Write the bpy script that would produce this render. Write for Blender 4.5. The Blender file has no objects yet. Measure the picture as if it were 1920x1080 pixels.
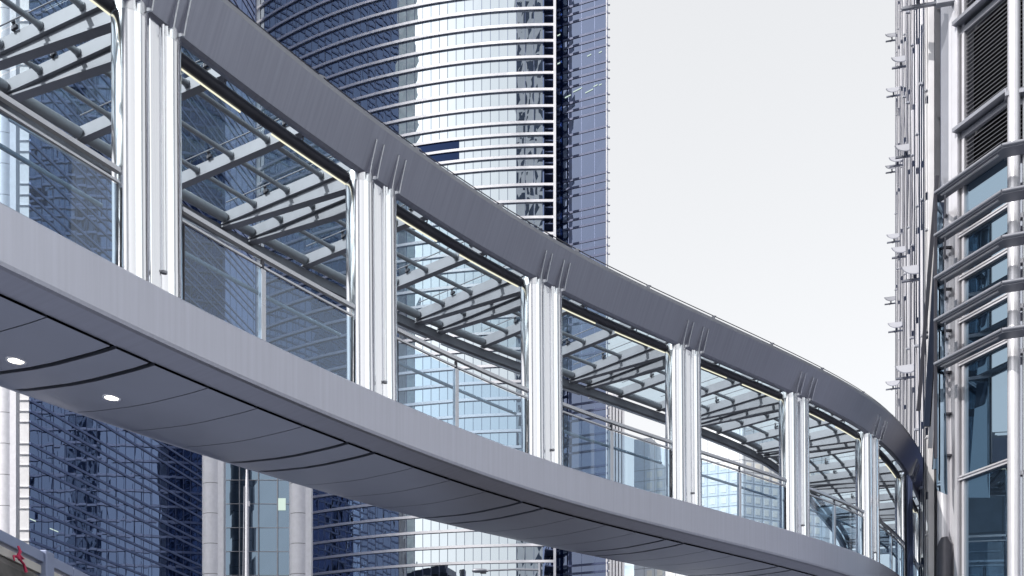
import bpy, math, random
from mathutils import Vector, Matrix
random.seed(7)
C = bpy.context.scene
COL = C.collection
R = math.radians

# ------------------------------------------------------------------ camera, sky, sun
EY = 1.6                      # eye height; photo-derived heights below are measured from the eye
F = 1950.0                    # focal length in pixels of a 1920 px wide frame
cam = bpy.data.cameras.new('camera')
cam.sensor_width = 36.0
cam.lens = 36.0 * F / 1920.0
cam.shift_y = 950.0 / 1920.0
cam.clip_start = 0.1
cam.clip_end = 5000
co = bpy.data.objects.new('camera', cam)
COL.objects.link(co)
co.location = (0, 0, EY)
co.rotation_euler = (R(90), 0, 0)
C.camera = co

SUN_EL, SUN_AZ = 41.0, 236.0   # azimuth clockwise from +Y: the sun stands to the left, a little behind the camera
sd = Vector((math.sin(R(SUN_AZ)) * math.cos(R(SUN_EL)), math.cos(R(SUN_AZ)) * math.cos(R(SUN_EL)), math.sin(R(SUN_EL))))
sl = bpy.data.lights.new('sun', 'SUN')
sl.energy = 2.0
sl.angle = R(0.5)
sl.color = (1.0, 0.955, 0.9)
so = bpy.data.objects.new('sun', sl)
COL.objects.link(so)
so.rotation_euler = (-sd).to_track_quat('-Z', 'Y').to_euler()

W = bpy.data.worlds.new('World')
C.world = W
W.use_nodes = True
nt = W.node_tree
bg = nt.nodes['Background']
sky = nt.nodes.new('ShaderNodeTexSky')
sky.sky_type = 'NISHITA'
sky.sun_disc = False
sky.sun_elevation = R(SUN_EL)
sky.sun_rotation = R(SUN_AZ)
sky.air_density = 1.0
sky.dust_density = 6.0
sky.ozone_density = 0.6
hs = nt.nodes.new('ShaderNodeHueSaturation')     # thin white overcast veil: little colour left in the sky
hs.inputs['Saturation'].default_value = 0.18
hs.inputs['Value'].default_value = 2.9
gm = nt.nodes.new('ShaderNodeGamma')
gm.inputs['Gamma'].default_value = 0.45
nt.links.new(sky.outputs[0], hs.inputs['Color'])
nt.links.new(hs.outputs[0], gm.inputs['Color'])
nt.links.new(gm.outputs[0], bg.inputs['Color'])
bg.inputs['Strength'].default_value = 0.15
C.view_settings.view_transform = 'Standard'
C.view_settings.look = 'None'
C.view_settings.gamma = 1.0
C.view_settings.exposure = 1.32
C.cycles.transparent_max_bounces = 24
C.cycles.max_bounces = 10
C.cycles.caustics_reflective = False
C.cycles.caustics_refractive = False

# ------------------------------------------------------------------ materials
def new_mat(name):
    m = bpy.data.materials.new(name)
    m.use_nodes = True
    n = m.node_tree
    n.nodes.clear()
    out = n.nodes.new('ShaderNodeOutputMaterial')
    return m, n, out

def noise(n, scale, coord='Object', vec=(1, 1, 1), detail=4, rough=0.55):
    tc = n.nodes.new('ShaderNodeTexCoord')
    mp = n.nodes.new('ShaderNodeMapping')
    mp.inputs['Scale'].default_value = vec
    tx = n.nodes.new('ShaderNodeTexNoise')
    tx.inputs['Scale'].default_value = scale
    tx.inputs['Detail'].default_value = detail
    tx.inputs['Roughness'].default_value = rough
    n.links.new(tc.outputs[coord], mp.inputs['Vector'])
    n.links.new(mp.outputs[0], tx.inputs['Vector'])
    return tx

def ramp(n, src, c0, c1, p0=0.3, p1=0.7):
    r = n.nodes.new('ShaderNodeValToRGB')
    r.color_ramp.elements[0].position = p0
    r.color_ramp.elements[1].position = p1
    r.color_ramp.elements[0].color = (*c0, 1)
    r.color_ramp.elements[1].color = (*c1, 1)
    n.links.new(src, r.inputs['Fac'])
    return r

def metal(name, col, rough, metallic=0.9, var=0.12, vec=(1, 1, 1), scale=2.0, coord='Object', bump=0.0, rvar=0.08, detail=4):
    m, n, out = new_mat(name)
    b = n.nodes.new('ShaderNodeBsdfPrincipled')
    tx = noise(n, scale, coord, vec, detail)
    c0 = tuple(c * (1 - var) for c in col)
    c1 = tuple(min(1, c * (1 + var)) for c in col)
    r = ramp(n, tx.outputs['Fac'], c0, c1)
    n.links.new(r.outputs[0], b.inputs['Base Color'])
    mr = n.nodes.new('ShaderNodeMapRange')
    mr.inputs['To Min'].default_value = max(0.02, rough - rvar)
    mr.inputs['To Max'].default_value = rough + rvar
    n.links.new(tx.outputs['Fac'], mr.inputs['Value'])
    n.links.new(mr.outputs[0], b.inputs['Roughness'])
    b.inputs['Metallic'].default_value = metallic
    if bump:
        bp = n.nodes.new('ShaderNodeBump')
        bp.inputs['Strength'].default_value = 1.0
        bp.inputs['Distance'].default_value = bump
        n.links.new(tx.outputs['Fac'], bp.inputs['Height'])
        n.links.new(bp.outputs[0], b.inputs['Normal'])
    n.links.new(b.outputs[0], out.inputs[0])
    return m

def matte(name, col, rough=0.7, var=0.12, scale=2.0, bump=0.0, vec=(1, 1, 1)):
    return metal(name, col, rough, 0.0, var, vec, scale, 'Object', bump)

def mirror_glass(name, body, refl, mix, wave=0.004, wscale=0.55, rough=0.0, vec=(1, 1, 0.45)):
    """coated curtain-wall glass: dark body + tinted mirror coat, each sheet slightly wavy"""
    m, n, out = new_mat(name)
    d = n.nodes.new('ShaderNodeBsdfDiffuse')
    d.inputs[0].default_value = (*body, 1)
    g = n.nodes.new('ShaderNodeBsdfGlossy')
    g.inputs[0].default_value = (*refl, 1)
    g.inputs[1].default_value = rough
    if wave:
        tx = noise(n, wscale, 'Object', vec, 1.5, 0.4)
        bp = n.nodes.new('ShaderNodeBump')
        bp.inputs['Strength'].default_value = 1.0
        bp.inputs['Distance'].default_value = wave
        n.links.new(tx.outputs['Fac'], bp.inputs['Height'])
        n.links.new(bp.outputs[0], g.inputs['Normal'])
    mx = n.nodes.new('ShaderNodeMixShader')
    mx.inputs[0].default_value = mix
    n.links.new(d.outputs[0], mx.inputs[1])
    n.links.new(g.outputs[0], mx.inputs[2])
    n.links.new(mx.outputs[0], out.inputs[0])
    return m

def clear_glass(name, tint, refl, lo=0.06, hi=0.6, wave=0.0):
    m, n, out = new_mat(name)
    t = n.nodes.new('ShaderNodeBsdfTransparent')
    t.inputs[0].default_value = (*tint, 1)
    g = n.nodes.new('ShaderNodeBsdfGlossy')
    g.inputs[0].default_value = (*refl, 1)
    g.inputs[1].default_value = 0.0
    lw = n.nodes.new('ShaderNodeLayerWeight')
    lw.inputs[0].default_value = 0.35
    mr = n.nodes.new('ShaderNodeMapRange')
    mr.inputs['To Min'].default_value = lo
    mr.inputs['To Max'].default_value = hi
    n.links.new(lw.outputs['Facing'], mr.inputs['Value'])
    if wave:
        tx = noise(n, 0.8, 'Object', (1, 1, 0.5), 1.5, 0.4)
        bp = n.nodes.new('ShaderNodeBump')
        bp.inputs['Distance'].default_value = wave
        n.links.new(tx.outputs['Fac'], bp.inputs['Height'])
        n.links.new(bp.outputs[0], g.inputs['Normal'])
    mx = n.nodes.new('ShaderNodeMixShader')
    n.links.new(mr.outputs[0], mx.inputs[0])
    n.links.new(t.outputs[0], mx.inputs[1])
    n.links.new(g.outputs[0], mx.inputs[2])
    n.links.new(mx.outputs[0], out.inputs[0])
    return m

def lamp_mat(name, col, strength):
    m, n, out = new_mat(name)
    e = n.nodes.new('ShaderNodeEmission')
    e.inputs[0].default_value = (*col, 1)
    e.inputs[1].default_value = strength
    n.links.new(e.outputs[0], out.inputs[0])
    return m

M = {}
M['deck_metal'] = metal('pale_brushed_aluminium', (0.505, 0.51, 0.585), 0.42, 0.75, 0.06, (14, 0.35, 1), 1.0, 'UV', 0.0, 0.05, 8)
M['fascia_metal'] = metal('brushed_grey_aluminium', (0.335, 0.34, 0.405), 0.42, 0.75, 0.08, (18, 0.4, 1), 1.0, 'UV', 0.0, 0.06)
M['soffit_metal'] = metal('satin_soffit_aluminium', (0.42, 0.435, 0.51), 0.33, 0.75, 0.06, (1, 1, 1), 0.6, 'Object', 0.0, 0.05)
M['joint_dark'] = matte('dark_joint', (0.02, 0.02, 0.025), 0.8)
M['steel'] = metal('polished_stainless_steel', (0.86, 0.87, 0.90), 0.15, 1.0, 0.04, (6, 6, 0.12), 2.0, 'Object', 0.0004, 0.05)
M['collar'] = metal('brushed_stainless_collar', (0.72, 0.73, 0.76), 0.26, 1.0, 0.05, (8, 8, 0.4), 2.0)
M['frame_metal'] = metal('painted_grey_steel', (0.29, 0.295, 0.33), 0.5, 0.2, 0.08, (1, 1, 1), 3.0)
M['purlin_metal'] = metal('grey_steel_tube', (0.36, 0.38, 0.41), 0.38, 0.4, 0.06, (1, 1, 1), 3.0)
M['dark_metal'] = metal('charcoal_steel', (0.06, 0.06, 0.075), 0.42, 0.4, 0.1)
M['roof_glass'] = clear_glass('blue_tinted_roof_glass', (0.90, 0.96, 0.99), (0.75, 0.9, 1.0), 0.05, 0.28)
M['pane_glass'] = clear_glass('clear_balustrade_glass', (0.78, 0.87, 0.94), (0.85, 0.92, 1.0), 0.05, 0.16, 0.004)
M['rail_metal'] = metal('satin_handrail_steel', (0.55, 0.56, 0.6), 0.3, 0.9, 0.05)
M['strip_light'] = lamp_mat('lit_strip_light', (1.0, 0.97, 0.74), 0.42)
M['downlight'] = lamp_mat('lit_downlight', (1.0, 0.92, 0.8), 2.2)
M['tower_glass'] = mirror_glass('silver_mirror_glass', (0.05, 0.08, 0.14), (0.54, 0.60, 0.65), 0.9, 0.010, 0.55)
M['wing_glass'] = mirror_glass('navy_tinted_glass', (0.014, 0.028, 0.085), (0.19, 0.245, 0.40), 0.8, 0.008, 0.5)
M['right_glass'] = mirror_glass('reflection_darkened_glass', (0.025, 0.04, 0.11), (0.095, 0.115, 0.17), 0.8, 0.006, 0.5)  # tint darkened to stand in for a building this wing would mirror
M['rib_metal'] = metal('silver_rib_aluminium', (0.86, 0.85, 0.89), 0.32, 0.75, 0.03)
M['band_metal'] = metal('blue_grey_band', (0.10, 0.13, 0.24), 0.45, 0.3, 0.06)
M['navy_band'] = metal('navy_band', (0.02, 0.035, 0.10), 0.5, 0.2, 0.06)
M['bandpale'] = metal('pale_blue_band', (0.13, 0.18, 0.36), 0.45, 0.3, 0.06)
M['white_panel'] = matte('white_cladding', (0.74, 0.74, 0.77), 0.5, 0.06)
M['navy_open'] = mirror_glass('dark_open_bay', (0.004, 0.010, 0.04), (0.03, 0.05, 0.12), 0.5, 0.0)
M['office_light'] = lamp_mat('lit_office_lamp', (0.82, 1.0, 0.9), 0.34)
M['stone'] = matte('pale_granite', (0.70, 0.70, 0.75), 0.4, 0.06, 3.0, 0.0)
M['lobby_glass'] = mirror_glass('teal_lobby_glass', (0.03, 0.055, 0.10), (0.20, 0.27, 0.35), 0.75, 0.006, 0.6)
M['concrete'] = matte('weathered_concrete', (0.085, 0.08, 0.08), 0.85, 0.5, 5.0, 0.004)
M['rail_blue'] = metal('blue_grey_rail_paint', (0.24, 0.28, 0.42), 0.45, 0.2, 0.1)
M['rail_cream'] = matte('cream_rail_paint', (0.5, 0.48, 0.46), 0.5, 0.12)
M['ribbon'] = matte('red_ribbon_cloth', (0.45, 0.03, 0.09), 0.8, 0.2)
M['white_alu'] = metal('white_mullion_aluminium', (0.58, 0.58, 0.62), 0.33, 0.45, 0.04)
M['grey_alu'] = metal('grey_facade_aluminium', (0.29, 0.30, 0.34), 0.36, 0.6, 0.06)
M['window_glass'] = mirror_glass('blue_window_glass', (0.03, 0.05, 0.08), (0.30, 0.40, 0.49), 0.85, 0.003, 0.5)
M['pale_window'] = mirror_glass('pale_window_glass', (0.3, 0.3, 0.36), (0.7, 0.75, 0.85), 0.5, 0.003, 0.5)
M['blade'] = metal('shade_blade_grey', (0.22, 0.23, 0.27), 0.4, 0.5, 0.06)
M['screen'] = metal('navy_screen', (0.03, 0.04, 0.07), 0.35, 0.4, 0.3, (1, 1, 0.2), 0.5)
M['louvre_metal'] = metal('louvre_blade_grey', (0.34, 0.34, 0.37), 0.45, 0.4, 0.06)
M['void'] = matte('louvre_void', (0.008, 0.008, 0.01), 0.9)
M['disc_metal'] = metal('pale_floodlight_grey', (0.46, 0.47, 0.51), 0.4, 0.2, 0.05)
M['asphalt'] = matte('asphalt', (0.05, 0.05, 0.056), 0.9, 0.25, 0.8)
M['paving'] = matte('granite_paving', (0.12, 0.135, 0.175), 0.8, 0.2, 0.6)
M['lamp_grey'] = metal('lamp_post_grey', (0.26, 0.27, 0.31), 0.45, 0.4, 0.05)

def grid_mat(name, wall, line, glass, bx, bz, gx0=0.22, gz0=0.3, axis='xy'):
    """far facade: a wall of windows laid out in metres"""
    m, n, out = new_mat(name)
    b = n.nodes.new('ShaderNodeBsdfPrincipled')
    tc = n.nodes.new('ShaderNodeTexCoord')
    sp = n.nodes.new('ShaderNodeSeparateXYZ')
    n.links.new(tc.outputs['UV'], sp.inputs[0])
    def band(sock, per, frac):
        d = n.nodes.new('ShaderNodeMath'); d.operation = 'DIVIDE'; d.inputs[1].default_value = per
        n.links.new(sock, d.inputs[0])
        fr = n.nodes.new('ShaderNodeMath'); fr.operation = 'FRACT'
        n.links.new(d.outputs[0], fr.inputs[0])
        g = n.nodes.new('ShaderNodeMath'); g.operation = 'GREATER_THAN'; g.inputs[1].default_value = frac
        n.links.new(fr.outputs[0], g.inputs[0])
        return g
    a = band(sp.outputs[0], bx, gx0)
    c = band(sp.outputs[1], bz, gz0)
    mu = n.nodes.new('ShaderNodeMath'); mu.operation = 'MULTIPLY'
    n.links.new(a.outputs[0], mu.inputs[0]); n.links.new(c.outputs[0], mu.inputs[1])
    tx = noise(n, 0.25, 'UV')
    rr = ramp(n, tx.outputs['Fac'], tuple(g * 0.7 for g in glass), tuple(min(1, g * 1.3) for g in glass))
    mx = n.nodes.new('ShaderNodeMixRGB')
    mx.inputs[1].default_value = (*wall, 1)
    n.links.new(rr.outputs[0], mx.inputs[2])
    n.links.new(mu.outputs[0], mx.inputs[0])
    n.links.new(mx.outputs[0], b.inputs['Base Color'])
    b.inputs['Roughness'].default_value = 0.35
    n.links.new(b.outputs[0], out.inputs[0])
    return m

# ------------------------------------------------------------------ mesh helpers
class MB:
    def __init__(self):
        self.v, self.f, self.uv, self.sm = [], [], [], []
    def add(self, vs, fs, uvs=None, smooth=False):
        o = len(self.v)
        self.v += [tuple(p) for p in vs]
        for i, fc in enumerate(fs):
            self.f.append(tuple(o + k for k in fc))
            self.uv.append(uvs[i] if uvs else None)
            self.sm.append(smooth)
    def box(self, c, ax, ay, az, hx, hy, hz):
        c = Vector(c); ax = Vector(ax) * hx; ay = Vector(ay) * hy; az = Vector(az) * hz
        vs = [c + sx * ax + sy * ay + sz * az for sz in (-1, 1) for sy in (-1, 1) for sx in (-1, 1)]
        self.add(vs, [(0, 2, 3, 1), (4, 5, 7, 6), (0, 1, 5, 4), (2, 6, 7, 3), (0, 4, 6, 2), (1, 3, 7, 5)])
        return self
    def abox(self, lo, hi):
        c = [(a + b) / 2 for a, b in zip(lo, hi)]
        h = [(b - a) / 2 for a, b in zip(lo, hi)]
        return self.box(c, (1, 0, 0), (0, 1, 0), (0, 0, 1), *h)
    def bar(self, a, b, w, h, up=(0, 0, 1)):
        a = Vector(a); b = Vector(b); d = (b - a); L = d.length; d.normalize()
        s = d.cross(Vector(up)).normalized(); u = s.cross(d)
        return self.box((a + b) / 2, d, s, u, L / 2, w / 2, h / 2)
    def tube(self, path, r, n=10, caps=True):
        path = [Vector(p) for p in path]
        rs = r if isinstance(r, (list, tuple)) else [r] * len(path)
        rings = []
        for i, p in enumerate(path):
            t = (path[min(i + 1, len(path) - 1)] - path[max(i - 1, 0)]).normalized()
            ref = Vector((0, 0, 1)) if abs(t.z) < 0.9 else Vector((1, 0, 0))
            s = t.cross(ref).normalized(); u = s.cross(t)
            rings.append([p + rs[i] * (math.cos(2 * math.pi * k / n) * s + math.sin(2 * math.pi * k / n) * u) for k in range(n)])
        vs = [q for rg in rings for q in rg]
        fs = []
        for i in range(len(path) - 1):
            for k in range(n):
                k2 = (k + 1) % n
                fs.append((i * n + k, i * n + k2, (i + 1) * n + k2, (i + 1) * n + k))
        self.add(vs, fs, None, True)
        if caps:
            self.add(rings[0], [tuple(range(n))])
            self.add(rings[-1], [tuple(reversed(range(n)))])
        return self
    def prism(self, poly, ext):
        """poly: list of 3-D points (planar), ext: extrusion vector centred on it"""
        e = Vector(ext) / 2; n = len(poly)
        a = [Vector(p) - e for p in poly]; b = [Vector(p) + e for p in poly]
        self.add(a + b, [tuple(range(n)), tuple(range(2 * n - 1, n - 1, -1))] + [(i, i + n, (i + 1) % n + n, (i + 1) % n) for i in range(n)])
        return self
    def wall(self, a, b, z0, z1):
        """single vertical quad with UV in metres"""
        L = math.hypot(b[0] - a[0], b[1] - a[1])
        self.add([(a[0], a[1], z0), (b[0], b[1], z0), (b[0], b[1], z1), (a[0], a[1], z1)], [(0, 1, 2, 3)], [[(0, 0), (L, 0), (L, z1 - z0), (0, z1 - z0)]])
        return self
    def build(self, name, mat, parent=None, bevel=0.0, props=None):
        me = bpy.data.meshes.new(name)
        me.from_pydata(self.v, [], self.f)
        if any(u for u in self.uv):
            ul = me.uv_layers.new(name='UVMap')
            for p, u in zip(me.polygons, self.uv):
                if u:
                    for li, q in zip(p.loop_indices, u):
                        ul.data[li].uv = q
        for p, s in zip(me.polygons, self.sm):
            p.use_smooth = s
        me.materials.append(mat)
        me.update()
        o = bpy.data.objects.new(name, me)
        COL.objects.link(o)
        if parent:
            o.parent = parent
            o.matrix_parent_inverse = Matrix.Identity(4)
            inv = world_of(parent).inverted()
            me.transform(inv)
        if bevel:
            bv = o.modifiers.new('edge', 'BEVEL')
            bv.width = bevel; bv.segments = 2; bv.limit_method = 'ANGLE'
        return o

def world_of(o):
    m = o.matrix_basis.copy()
    while o.parent:
        o = o.parent
        m = o.matrix_basis @ m
    return m

def tag(o, label, cat, group=None, kind=None):
    if label: o['label'] = label
    if cat: o['category'] = cat
    if group: o['group'] = group
    if kind: o['kind'] = kind
    return o

def thing(name, label, cat, loc=(0, 0, 0), group=None):
    o = bpy.data.objects.new(name, None)
    o.empty_display_size = 0.3
    COL.objects.link(o)
    o.location = loc
    return tag(o, label, cat, group)

def node(name, parent, loc):
    """an empty part that carries sub-parts (loc in world)"""
    o = bpy.data.objects.new(name, None)
    o.empty_display_size = 0.1
    COL.objects.link(o)
    o.parent = parent
    o.location = world_of(parent).inverted() @ Vector(loc)
    return o

def copy_tree(o, parent=None):
    c = o.copy(); COL.objects.link(c)
    if parent: c.parent = parent
    for ch in list(o.children):
        copy_tree(ch, c)
    return c

# ------------------------------------------------------------------ bridge centre line (outer edge in plan)
S0 = 10 / 12.0
PL = [(-11.3, 2.39), (-10.3, 6.77), (-8.7, 10.51), (-6.84, 13.9), (-5.57, 16.12), (-2.66, 20.46), (0.75, 24.47), (4.6, 27.94), (8.6, 31.36),
      (12.1, 34.94), (14.65, 38.76), (16.9, 42.98), (18.75, 46.56), (20.2, 49.9), (21.3, 53.33), (22.0, 57.31)]
PL = [(x * S0, y * S0) for x, y in PL]
def spline(t, y):
    n = len(t); h = [t[i + 1] - t[i] for i in range(n - 1)]
    al = [0] * n
    for i in range(1, n - 1):
        al[i] = 3 * ((y[i + 1] - y[i]) / h[i] - (y[i] - y[i - 1]) / h[i - 1])
    l = [1] * n; mu = [0] * n; z = [0] * n; c = [0] * n
    for i in range(1, n - 1):
        l[i] = 2 * (t[i + 1] - t[i - 1]) - h[i - 1] * mu[i - 1]
        mu[i] = h[i] / l[i]; z[i] = (al[i] - h[i - 1] * z[i - 1]) / l[i]
    for j in range(n - 2, -1, -1):
        c[j] = z[j] - mu[j] * c[j + 1]
    def ev(u):
        i = 0
        while i < n - 2 and u > t[i + 1]: i += 1
        d = u - t[i]
        b = (y[i + 1] - y[i]) / h[i] - h[i] * (c[i + 1] + 2 * c[i]) / 3
        return y[i] + b * d + c[i] * d * d + (c[i + 1] - c[i]) / (3 * h[i]) * d ** 3
    return ev
ch = [0]
for a, b in zip(PL, PL[1:]):
    ch.append(ch[-1] + math.hypot(b[0] - a[0], b[1] - a[1]))
sx_, sy_ = spline(ch, [p[0] for p in PL]), spline(ch, [p[1] for p in PL])
NS = 1300
SAM = [(sx_(ch[-1] * i / NS), sy_(ch[-1] * i / NS)) for i in range(NS + 1)]
ARC = [0]
for a, b in zip(SAM, SAM[1:]):
    ARC.append(ARC[-1] + math.hypot(b[0] - a[0], b[1] - a[1]))
def pt(s):
    lo, hi = 0, NS
    while hi - lo > 1:
        m = (lo + hi) // 2
        if ARC[m] <= s: lo = m
        else: hi = m
    f = (s - ARC[lo]) / (ARC[hi] - ARC[lo])
    return Vector((SAM[lo][0] + f * (SAM[hi][0] - SAM[lo][0]), SAM[lo][1] + f * (SAM[hi][1] - SAM[lo][1])))
def tan(s):
    d = pt(s + 0.06) - pt(s - 0.06)
    return d.normalized()
def P(s, o, z):
    """point at arc length s, o metres outward (towards the viewer's side), z above the eye"""
    p = pt(s); t = tan(s)
    return Vector((p.x + t.y * o, p.y - t.x * o, z + EY))
def sweep(mb, prof, s0, s1, step=0.25, closed=True, smooth=False, cap=True):
    n = max(2, int((s1 - s0) / step) + 1)
    m = len(prof)
    per = [0]
    seq = prof + ([prof[0]] if closed else [])
    for a, b in zip(seq, seq[1:]):
        per.append(per[-1] + math.hypot(b[0] - a[0], b[1] - a[1]))
    vs, ss = [], []
    for i in range(n):
        s = s0 + (s1 - s0) * i / (n - 1)
        ss.append(s)
        vs += [P(s, o, z) for o, z in prof]
    fs, uv = [], []
    for i in range(n - 1):
        for k in range(m if closed else m - 1):
            k2 = (k + 1) % m
            fs.append((i * m + k, i * m + k2, (i + 1) * m + k2, (i + 1) * m + k))
            uv.append([(ss[i], per[k]), (ss[i], per[k + 1]), (ss[i + 1], per[k + 1]), (ss[i + 1], per[k])])
    mb.add(vs, fs, uv, smooth)
    if closed and cap:
        mb.add([P(s0, o, z) for o, z in prof], [tuple(reversed(range(m)))])
        mb.add([P(s1, o, z) for o, z in prof], [tuple(range(m))])
    return mb
def dirs(s):
    t = tan(s)
    return Vector((t.x, t.y, 0)), Vector((t.y, -t.x, 0)), Vector((0, 0, 1))

SA, SB = 2.0, 52.0
BAY = 4.38
CL = [q + 0.02 for q in (3.7, 8.1, 12.5, 16.85, 21.3, 25.7, 30.0, 34.1, 38.6, 43.0, 47.4)]        # column clusters along the bridge
ZD, ZR = 6.53, 10.0                                 # deck edge and roof fascia bottom, above the eye

# ================================================================== SETTING
g = MB(); g.add([(-2500, -2500, 0), (2500, -2500, 0), (2500, 2500, 0), (-2500, 2500, 0)], [(0, 1, 2, 3)])
tag(g.build('ground', M['paving']), None, None, kind='structure')
g = MB(); g.add([(-3, -80, 0.004), (9, -80, 0.004), (9, 30, 0.004), (-3, 60, 0.004)], [(0, 1, 2, 3)])
tag(g.build('road', M['asphalt']), None, None, kind='structure')

# ================================================================== THE FOOTBRIDGE
br = thing('footbridge', 'long curved covered footbridge with polished steel columns and a glass roof, sweeping across the picture', 'footbridge', (P(20, -1.6, 0).x, P(20, -1.6, 0).y, 0))

# deck edge beams, slab
prof = [(0.13, 5.88), (0.13, ZD - 0.02), (0.11, ZD), (-0.40, ZD), (-0.40, 5.79), (0.07, 5.815), (0.115, 5.835)]
sweep(MB(), prof, SA, SB).build('edge_beam', M['deck_metal'], br)
prof = [(-3.57, ZD), (-3.70, ZD), (-3.72, ZD - 0.02), (-3.72, 6.15), (-3.66, 6.1), (-3.57, 6.1)]
sweep(MB(), list(reversed(prof)), SA, SB).build('edge_beam', M['deck_metal'], br)
sweep(MB(), [(-0.405, 6.44), (-3.565, 6.44), (-3.565, 6.28), (-0.405, 6.28)][::-1], SA, SB, 0.5).build('deck_slab', M['concrete'], br)
sweep(MB(), [(-0.405, 5.98), (-3.565, 6.24), (-3.565, 6.21), (-0.405, 5.95)][::-1], SA, SB, 0.5).build('soffit_backing', M['joint_dark'], br)
# soffit panels: shallow belly
BEL = [(-0.415, 5.765), (-0.7, 5.765), (-1.0, 5.775), (-1.6, 5.80), (-2.1, 5.84), (-2.6, 5.90), (-3.0, 5.95), (-3.4, 6.015), (-3.56, 6.08)]
BELT = BEL + [(o, z + 0.05) for o, z in reversed(BEL)]
def soffit(a, b):
    mb = MB()
    n = max(2, int((b - a) / 0.3) + 2); m = len(BEL)
    low = []
    for i in range(n):
        s = a + (b - a) * i / (n - 1)
        low += [P(s, o, z) for o, z in BEL]
    fs = [(i * m + k, (i + 1) * m + k, (i + 1) * m + k + 1, i * m + k + 1) for i in range(n - 1) for k in range(m - 1)]
    mb.add(low, fs, None, True)
    for s, rev in ((a, 0), (b, 1)):
        ring = [P(s, o, z) for o, z in BELT]
        k = len(ring)
        half = len(BEL)
        mb.add(ring, [(j, j + 1, k - 2 - j, k - 1 - j) if rev else (k - 1 - j, k - 2 - j, j + 1, j) for j in range(half - 1)])
    return mb.build('soffit_panel', M['soffit_metal'], br)
cuts = []
for c in CL:
    soffit(c - 0.255, c + 0.255)
    nx = CL[CL.index(c) + 1] if c != CL[-1] else c + BAY
    w = nx - c - 0.68
    for k in range(4):
        a = c + 0.34 + w * k / 4; b = c + 0.34 + w * (k + 1) / 4
        if b < SB: soffit(a + 0.010, b - 0.010)
# downlights under the deck
for s, o in ((11.95, -2.02), (13.40, -2.02)):
    z = 5.842
    b0 = P(s, o, z)
    q = node('downlight', br, b0)
    mb = MB()
    n = 24
    ring = lambda r, dz: [b0 + Vector((r * math.cos(2 * math.pi * k / n), r * math.sin(2 * math.pi * k / n), dz)) for k in range(n)]
    r1, r2, r3 = ring(0.135, 0.0), ring(0.13, -0.018), ring(0.10, -0.018)
    mb.add(r1 + r2 + r3, [(k, n + k, n + (k + 1) % n, (k + 1) % n) for k in range(n)] + [(n + k, 2 * n + k, 2 * n + (k + 1) % n, n + (k + 1) % n) for k in range(n)])
    mb.build('trim_ring', M['collar'], q)
    mb = MB(); mb.add(ring(0.10, -0.014), [tuple(reversed(range(n)))])
    mb.build('lamp_lens', M['downlight'], q)

# roof fascia: leans outwards, with a lip and a cable on top
FO = lambda z: 0.06 + 0.32 * (z - ZR) / 0.64
ZT = 10.64                                          # top edge of the fascia
prof = [(FO(ZR + 0.03), ZR + 0.03), (FO(ZT), ZT), (FO(ZT) - 0.12, ZT), (-0.06, 10.05), (-0.035, ZR), (0.03, ZR)]
sweep(MB(), prof, SA, SB).build('roof_fascia', M['fascia_metal'], br)
sweep(MB(), [(FO(ZT) - 0.012, ZT + 0.002), (FO(ZT) + 0.0, ZT + 0.075), (0.10, ZT + 0.075), (0.10, ZT + 0.002)], SA, SB).build('fascia_lip', M['frame_metal'], br)
cable = []
k = 0
s = 6.6
while s < SB - 1:
    b0 = P(s, 0.25, ZT + 0.075)
    t, o, u = dirs(s)
    mb = MB().box(b0 + 0.06 * u, t, o, u, 0.045, 0.012, 0.075).box(b0 + 0.015 * u + 0.0 * o - 0.07 * t, t, o, u, 0.03, 0.04, 0.03)
    mb.tube([b0 + 0.135 * u - 0.02 * t, b0 + 0.135 * u + 0.09 * t + 0.02 * u], 0.012, 6)
    mb.build('cable_clip', M['frame_metal'], br)
    s += BAY / 2
sweep(MB(), [(0.25, 10.841), (0.262, 10.853), (0.25, 10.865), (0.238, 10.853)], SA, SB, 0.5).build('safety_cable', M['dark_metal'], br)

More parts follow.
